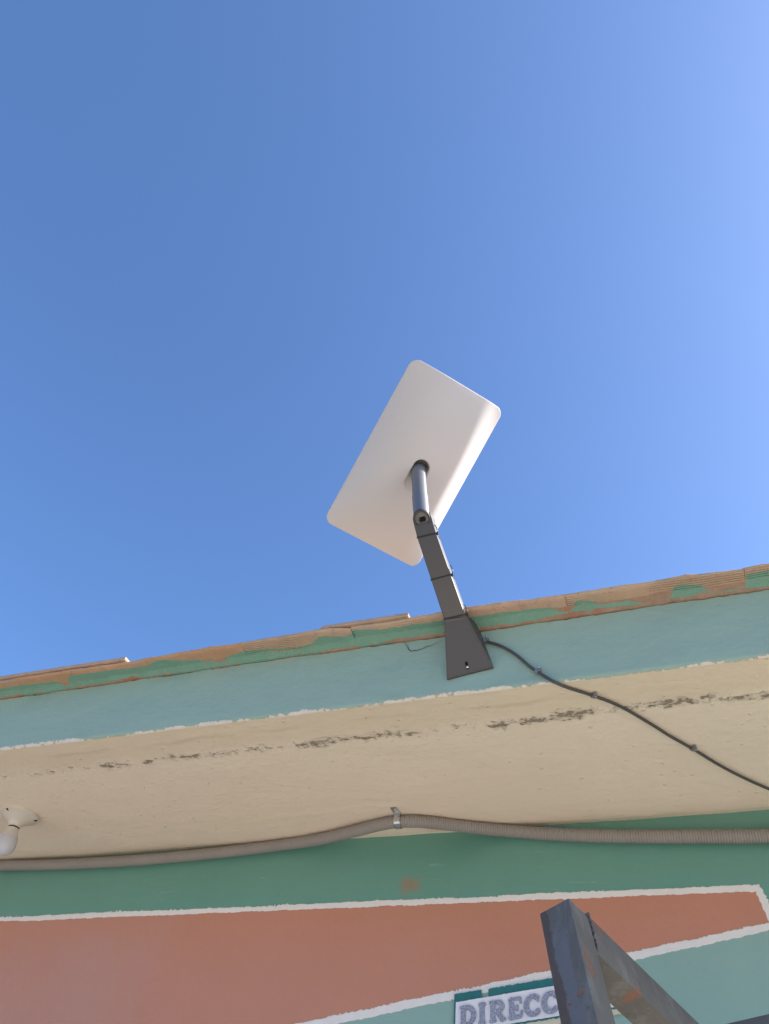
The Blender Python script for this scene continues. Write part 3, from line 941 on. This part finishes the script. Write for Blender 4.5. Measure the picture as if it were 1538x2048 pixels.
for pos, tan, nr, want, lb in (
        ((-0.369, 1.4225, 2.795), (0.052, 0, -0.028), FN, (0, 0, 1), 'grey cable clip on the fascia beside the flared foot of the mount'),
        ((-0.249, 1.4225, 2.687), (0.04, 0, -0.04), FN, (0, 0, 1), 'grey cable clip near the lower edge of the turquoise fascia'),
        ((-0.139, 1.489, 2.6525), (0.05, 0.045, 0), SN, (0.6, -1, 0), 'grey cable clip on the cream soffit just past its outer edge'),
        ((0.049, 1.740, 2.652), (0.05, 0.072, 0), SN, (1, -0.6, 0), 'grey cable clip in the middle of the cream soffit')):
    t_ = Vector(tan)
    clip(Vector(pos), t_, nr, lb, side_for(t_, nr, Vector(want)))

# ---------------------------------------------------------------- corrugated conduit and strap
cd = [(-3.6, 2.051, 2.640), (-3.0, 2.051, 2.636), (-2.6, 2.051, 2.638), (-2.25, 2.051, 2.637), (-1.99, 2.051, 2.628), (-1.73, 2.051, 2.625), (-1.523, 2.051, 2.628), (-1.345, 2.051, 2.634), (-1.17, 2.044, 2.640), (-1.028, 2.024, 2.640), (-0.885, 1.985, 2.640), (-0.816, 1.965, 2.640), (-0.757, 1.957, 2.640), (-0.683, 1.969, 2.640), (-0.553, 2.020, 2.640), (-0.461, 2.047, 2.637), (-0.351, 2.051, 2.623), (-0.219, 2.051, 2.609), (-0.092, 2.051, 2.599), (0.053, 2.051, 2.590), (0.190, 2.051, 2.582), (0.45, 2.051, 2.572), (0.9, 2.051, 2.575), (1.6, 2.051, 2.59)]
pitch = 0.0066
P = resample(catmull(cd, 10), pitch / 4)
rad = []
for i in range(len(P)):
    rad.append((0.0173, 0.0169, 0.0152, 0.0169)[i % 4])
bm = bmesh.new()
bm_tube(bm, P, rad, 16)
tag(bm_obj('corrugated_conduit', bm, M['conduit'], auto=80), 'beige grey corrugated conduit sagging along the soffit and green wall', 'conduit')

SC = Vector((-0.757, 1.957, 2.640))
strap = empty('conduit_strap', SC[:], 'shiny zinc strap screwed to the soffit holding the corrugated conduit', 'strap')
tx = Vector((1, -0.01, 0)).normalized(); ty = Vector((0.01, 1, 0)).normalized(); tz = Vector((0, 0, 1))
def strap_sheet(prof, hw, th=0.0012):
    bm = bmesh.new()
    n_ = len(prof)
    rows = []
    for sgn in (-1, 1):
        for off in (0, th):
            row = []
            for k, (y, z) in enumerate(prof):
                ya, za = prof[max(k - 1, 0)]; yb, zb = prof[min(k + 1, n_ - 1)]
                d = Vector((0, yb - ya, zb - za)).normalized()
                nn = Vector((0, d.z, -d.y))
                row.append(bm.verts.new(SC + tx * sgn * hw + ty * (y + nn.y * off) + tz * (z + nn.z * off)))
            rows.append(row)
    for k in range(n_ - 1):
        bm.faces.new((rows[0][k], rows[0][k + 1], rows[2][k + 1], rows[2][k]))
        bm.faces.new((rows[1][k], rows[3][k], rows[3][k + 1], rows[1][k + 1]))
        bm.faces.new((rows[0][k], rows[1][k], rows[1][k + 1], rows[0][k + 1]))
        bm.faces.new((rows[2][k], rows[2][k + 1], rows[3][k + 1], rows[3][k]))
    for k in (0, n_ - 1):
        bm.faces.new((rows[0][k], rows[2][k], rows[3][k], rows[1][k]))
    return bm
rs = 0.0178
arc = [(-rs * math.cos(a), -rs * math.sin(a)) for a in [math.pi * k / 16 for k in range(17)]]
bm = strap_sheet([(-rs, 0.016)] + [(-rs, 0.006)] + arc + [(rs, 0.008), (rs * 0.7, 0.0165)], 0.0088)
bm_obj('band', bm, M['zinc'], strap, auto=50)
bm = strap_sheet([(-0.052, 0.0160), (-0.046, 0.0158), (-0.030, 0.0157), (-0.0200, 0.0150), (-0.0188, 0.0120)], 0.0088)
bm_obj('tab', bm, M['zinc'], strap, auto=50)
bm = bmesh.new()
bm_lathe(bm, SC + ty * -0.036 + tz * 0.0145, Vector((0, 0, -1)), [(0.0045, 0.0), (0.0042, 0.0018), (0.0025, 0.0028), (0, 0.003)], 18)
bm_obj('screw', bm, M['nail'], strap)
bm = bmesh.new()
bm_lathe(bm, SC + tx * 0.0005 + ty * -0.0095 + tz * -0.0165, Vector((0, -0.5, -0.87)), [(0.0030, 0.0), (0.0028, 0.0012), (0, 0.0018)], 14)
bm_obj('dimple', bm, M['zinc'], strap)

# ---------------------------------------------------------------- lamp holder with bulb
LC = Vector((-1.952, 1.765, ZS + 0.002))
lamp = empty('ceiling_lamp', LC[:], 'cream round lamp holder with a white bulb on the soffit', 'ceiling lamp')
dn = Vector((0, 0, -1))
bm = bmesh.new()
bm_lathe(bm, LC, dn, [(0.0, 0.0), (0.060, 0.0), (0.0605, 0.008), (0.0585, 0.014), (0.050, 0.0175), (0.041, 0.0235), (0.032, 0.029), (0.0245, 0.034), (0.0210, 0.039), (0.0195, 0.046), (0.0180, 0.0475), (0.0, 0.0475)], 48)
base = bm_obj('holder', bm, M['porcelain'], lamp, auto=40)
for an in (0.5, 2.6, 4.7):
    d = Vector((math.cos(an), math.sin(an), 0))
    bm = bmesh.new()
    bm_box(bm, LC + d * 0.050 + dn * 0.0172, d, d.cross(dn), dn, (-0.0075, -0.0016, -0.003), (0.0075, 0.0016, 0.0012))
    bm_obj('screw_slot', bm, M['dark'], base)
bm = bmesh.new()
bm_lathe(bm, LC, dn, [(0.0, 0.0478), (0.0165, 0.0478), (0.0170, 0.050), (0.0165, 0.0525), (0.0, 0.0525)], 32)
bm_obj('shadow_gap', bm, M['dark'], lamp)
bm = bmesh.new()
bm_lathe(bm, LC, dn, [(0.0, 0.0520), (0.0175, 0.0520), (0.0195, 0.062), (0.0240, 0.074), (0.0275, 0.081)], 40)
bm_obj('bulb_collar', bm, M['porcelain'], lamp, auto=40)
bm = bmesh.new()
prof = [(0.0272, 0.0805), (0.0290, 0.089)]
for k in range(1, 13):
    a = -0.35 + (math.pi / 2 + 0.35) * k / 12
    prof.append((0.0305 * math.cos(a) if k < 12 else 0.0, 0.103 + 0.0325 * math.sin(a)))
bm_lathe(bm, LC, dn, prof, 40)
bm_obj('bulb', bm, M['bulb'], lamp, auto=60)

# ---------------------------------------------------------------- DIRECCION banner on the wall
def sg(s, t, d=0.0):      # s along, t up, d out of the wall
    return Vector((-0.611 + s, YW - 0.003 - d, 2.2425 + 0.1425 * s + t))
sign = empty('door_sign', sg(0.2, -0.09)[:], 'white paper sign with grey glittery letters and teal border on the wall', 'sign')
def ragged(s0, s1, t0, t1, d, step=0.004, amp=0.0012, seed=0, th=0.0012, wave=0.0):
    """thin sheet with torn edges, in sign coordinates"""
    bm = bmesh.new()
    n_ = max(2, int((s1 - s0) / step))
    cols = []
    for k in range(n_ + 1):
        s = s0 + (s1 - s0) * k / n_
        a = t0 + amp * nz(s, seed, 0, 120); b = t1 + amp * nz(s, seed, 9, 150)
        col = []
        for q in range(5):
            t = a + (b - a) * q / 4
            col.append(sg(s, t, d + wave * nz(s, t, seed, 22)))
        cols.append(col)
    F_ = [[bm.verts.new(p) for p in c_] for c_ in cols]
    G_ = [[bm.verts.new(p + Vector((0, th, 0))) for p in c_] for c_ in cols]
    for k in range(n_):
        for q in range(4):
            bm.faces.new((F_[k][q], F_[k + 1][q], F_[k + 1][q + 1], F_[k][q + 1]))
            bm.faces.new((G_[k][q], G_[k][q + 1], G_[k + 1][q + 1], G_[k + 1][q]))
        for q in (0, 4):
            bm.faces.new((F_[k][q], G_[k][q], G_[k + 1][q], F_[k + 1][q]))
    for k in (0, n_):
        for q in range(4):
            bm.faces.new((F_[k][q], F_[k][q + 1], G_[k][q + 1], G_[k][q]))
    return bm
bm_obj('paper', ragged(0.003, 0.405, -0.083, -0.0195, 0.004, wave=0.0022, seed=3), M['paper'], sign, auto=60)
bm_obj('border_strip', ragged(0.0, 0.0665, -0.0215, -0.0005, 0.0016, seed=5, amp=0.002), M['teal'], sign, auto=60)
bm_obj('border_strip', ragged(0.084, 0.405, -0.0215, -0.0015, 0.0016, seed=8, amp=0.003), M['teal'], sign, auto=60)
bm_obj('border_strip', ragged(-0.0015, 0.0025, -0.110, -0.001, 0.0030, 0.001, seed=2), M['teal'], sign, auto=60)
bm_obj('border_strip', ragged(0.0, 0.405, -0.0865, -0.082, 0.0016, seed=12, amp=0.003), M['teal'], sign, auto=60)
bm_obj('backing_card', ragged(0.02, 0.405, -0.0985, -0.0855, 0.0008, seed=15, amp=0.002), M['card'], sign, auto=60)

def letter_mesh(strokes, w, h, name, s0, tb, parent):
    """fat slab letter from stroke segments (x0,y0,x1,y1,r) and arcs, contoured on a grid"""
    nxg, nyg = 56, 60
    pad = 0.12
    xs = np.linspace(-pad, w + pad, nxg); ys = np.linspace(-pad, 1 + pad, nyg)
    Xg, Yg = np.meshgrid(xs, ys)
    D = np.full(Xg.shape, 9.0)
    for st in strokes:
        if st[0] == 'l':
            _, x0, y0, x1, y1, r = st
            dx, dy = x1 - x0, y1 - y0
            L2 = dx * dx + dy * dy + 1e-12
            t = np.clip(((Xg - x0) * dx + (Yg - y0) * dy) / L2, 0, 1)
            D = np.minimum(D, np.hypot(Xg - x0 - t * dx, Yg - y0 - t * dy) - r)
        else:
            _, cx, cy, ax, ay, a0, a1, ra = st
            for k in range(28):
                f0 = a0 + (a1 - a0) * k / 28; f1 = a0 + (a1 - a0) * (k + 1) / 28
                x0, y0, x1, y1 = cx + ax * math.cos(f0), cy + ay * math.sin(f0), cx + ax * math.cos(f1), cy + ay * math.sin(f1)
                r = ra * (0.70 + 0.30 * abs(math.cos((f0 + f1) / 2)))
                dx, dy = x1 - x0, y1 - y0
                L2 = dx * dx + dy * dy + 1e-12
                t = np.clip(((Xg - x0) * dx + (Yg - y0) * dy) / L2, 0, 1)
                D = np.minimum(D, np.hypot(Xg - x0 - t * dx, Yg - y0 - t * dy) - r)
    bm = bmesh.new()
    cache = {}
    def V(i, j):
        k = ('v', i, j)
        if k not in cache: cache[k] = bm.verts.new((xs[i], ys[j], 0))
        return cache[k]
    def Eg(i, j, i2, j2):
        k = ('e',) + tuple(sorted(((i, j), (i2, j2))))
        if k not in cache:
            a, b = D[j, i], D[j2, i2]
            t = a / (a - b)
            cache[k] = bm.verts.new((xs[i] + (xs[i2] - xs[i]) * t, ys[j] + (ys[j2] - ys[j]) * t, 0))
        return cache[k]
    for j in range(nyg - 1):
        for i in range(nxg - 1):
            c = [(i, j), (i + 1, j), (i + 1, j + 1), (i, j + 1)]
            poly = []
            for k in range(4):
                p, q = c[k], c[(k + 1) % 4]
                ip, iq = D[p[1], p[0]] < 0, D[q[1], q[0]] < 0
                if ip: poly.append(V(*p))
                if ip != iq: poly.append(Eg(*p, *q))
            if len(poly) >= 3:
                try: bm.faces.new(poly)
                except ValueError: pass
    r_ = bmesh.ops.extrude_face_region(bm, geom=list(bm.faces))
    topv = {g for g in r_['geom'] if isinstance(g, bmesh.types.BMVert)}
    for v in bm.verts:
        d = 0.0078 if v in topv else 0.0052
        v.co = sg(s0 + v.co.x * h, tb + v.co.y * h, d)
    return bm_obj('letter', bm, M['letter'], parent, smooth=False)

PI = math.pi
r = 0.105
D_ = [('l', .10, .06, .45, .06, .075), ('l', .10, .94, .45, .94, .075), ('l', .22, .10, .22, .90, .13), ('a', .36, .50, .44, .42, -PI / 2, PI / 2, .14)]
I_ = [('l', .10, .07, .36, .07, .085), ('l', .10, .93, .36, .93, .085), ('l', .23, .1, .23, .9, .14)]
R_ = [('l', .08, .06, .34, .06, .075), ('l', .08, .94, .45, .94, .075), ('l', .21, .1, .21, .9, .13), ('a', .42, .70, .30, .22, -PI / 2, PI / 2, .13), ('l', .25, .48, .45, .48, .09), ('l', .46, .46, .72, .08, .12), ('l', .66, .06, .86, .07, .075)]
E_ = [('l', .20, .1, .20, .9, .14), ('l', .10, .93, .66, .93, .085), ('l', .68, .93, .69, .74, .07), ('l', .2, .50, .50, .50, .085), ('l', .52, .60, .52, .40, .06), ('l', .10, .08, .66, .08, .09), ('l', .70, .09, .74, .30, .075)]
C_ = [('a', .47, .50, .36, .42, PI * 0.28, PI * 1.74, .15), ('l', .72, .90, .74, .68, .06)]
O_ = [('a', .45, .47, .34, .38, 0, 2 * PI, .15), ('l', .48, .98, .60, 1.06, .05)]
N_ = [('l', .18, .08, .18, .92, .10), ('l', .20, .90, .70, .10, .12), ('l', .72, .08, .72, .92, .10), ('l', .08, .93, .28, .93, .07), ('l', .62, .93, .84, .93, .07), ('l', .08, .07, .30, .07, .07)]
LH = 0.0445
for nm, st, s0, wd in (('D', D_, .0130, .95), ('I', I_, .0595, .5), ('R', R_, .0865, .95), ('E', E_, .1325, .85), ('C', C_, .1720, .9), ('C', C_, .2145, .9), ('I', I_, .2560, .5), ('O', O_, .2800, .95), ('N', N_, .3230, .95)):
    letter_mesh(st, wd, LH, nm, s0, -0.0760, sign)

# ---------------------------------------------------------------- leaning metal frame
FM = Vector((-0.1792, 1.1707, 2.0876))            # top near corner of the post
ex = Vector((0.9066, -0.3314, 0.2612)).normalized()
ea = Vector((-0.1767, 0.2641, 0.9482)).normalized()
ey = ea.cross(ex).normalized()
if ey.y < 0: ey = -ey
Lp = FM.z / ea.z
frm = empty('metal_frame', (FM - ea * Lp)[:], 'worn grey square-tube metal frame leaning towards the wall, rust spots', 'metal frame')
SQ = 0.052
bm = bmesh.new()
bm_box(bm, FM, ex, ey, ea, (-SQ, 0, -Lp + 0.002), (0, SQ, 0.0), 0.0022)
post = bm_obj('post', bm, M['steel'], frm)
bm = bmesh.new()
bm_box(bm, FM, ex, ey, ea, (-0.0465, SQ + 0.0005, -0.0575), (-0.0005, 0.93, 0.0050), 0.0022)
bm_obj('rail', bm, M['steel'], frm)
bd = (ex + ey * 0.32).normalized()
bs = ea.cross(bd).normalized()
bm = bmesh.new()
bm_box(bm, FM + ey * 0.404 + ea * 0.003, bd, bs, ea, (0.002, -0.02, -0.045), (0.75, 0.026, 0.0), 0.002)
bm_obj('cross_bar', bm, M['steel'], frm)
# far leg of the rail so that the frame stands
fl = FM + ey * 0.80
bm = bmesh.new()
bm_box(bm, fl, ex, ey, ea, (-0.0465, 0, -fl.z / ea.z + 0.06), (-0.0005, 0.046, -0.058), 0.002)
bm_obj('post', bm, M['steel'], frm)
# weld beads where the rail meets the post
bm = bmesh.new()
pts = []
for k in range(26):
    t = k / 25
    pts.append(FM + ey * (SQ + 0.001) + ex * 0.0005 - ea * (-0.004 + 0.058 * t))
rad = [0.0022 + 0.0009 * nz(k, 3, 1, 0.9) for k in range(26)]
pts = [p + Vector((nz(i, 1, 1, .7), nz(i, 5, 1, .7), nz(i, 9, 1, .7))) * 0.0022 for i, p in enumerate(pts)]
bm_tube(bm, pts, rad, 8)
bm_obj('weld_bead', bm, M['steel'], frm)
bm = bmesh.new()
pts = [FM + ey * (SQ + 0.001) - ex * 0.044 * k / 16 + ea * 0.005 + Vector((nz(k, 1, 4, .7), nz(k, 5, 3, .7), nz(k, 9, 2, .7))) * 0.003 for k in range(17)]
bm_tube(bm, pts, [0.0028 + 0.0014 * nz(k, 7, 1, 0.9) for k in range(17)], 8)
bm_obj('weld_bead', bm, M['steel'], frm)
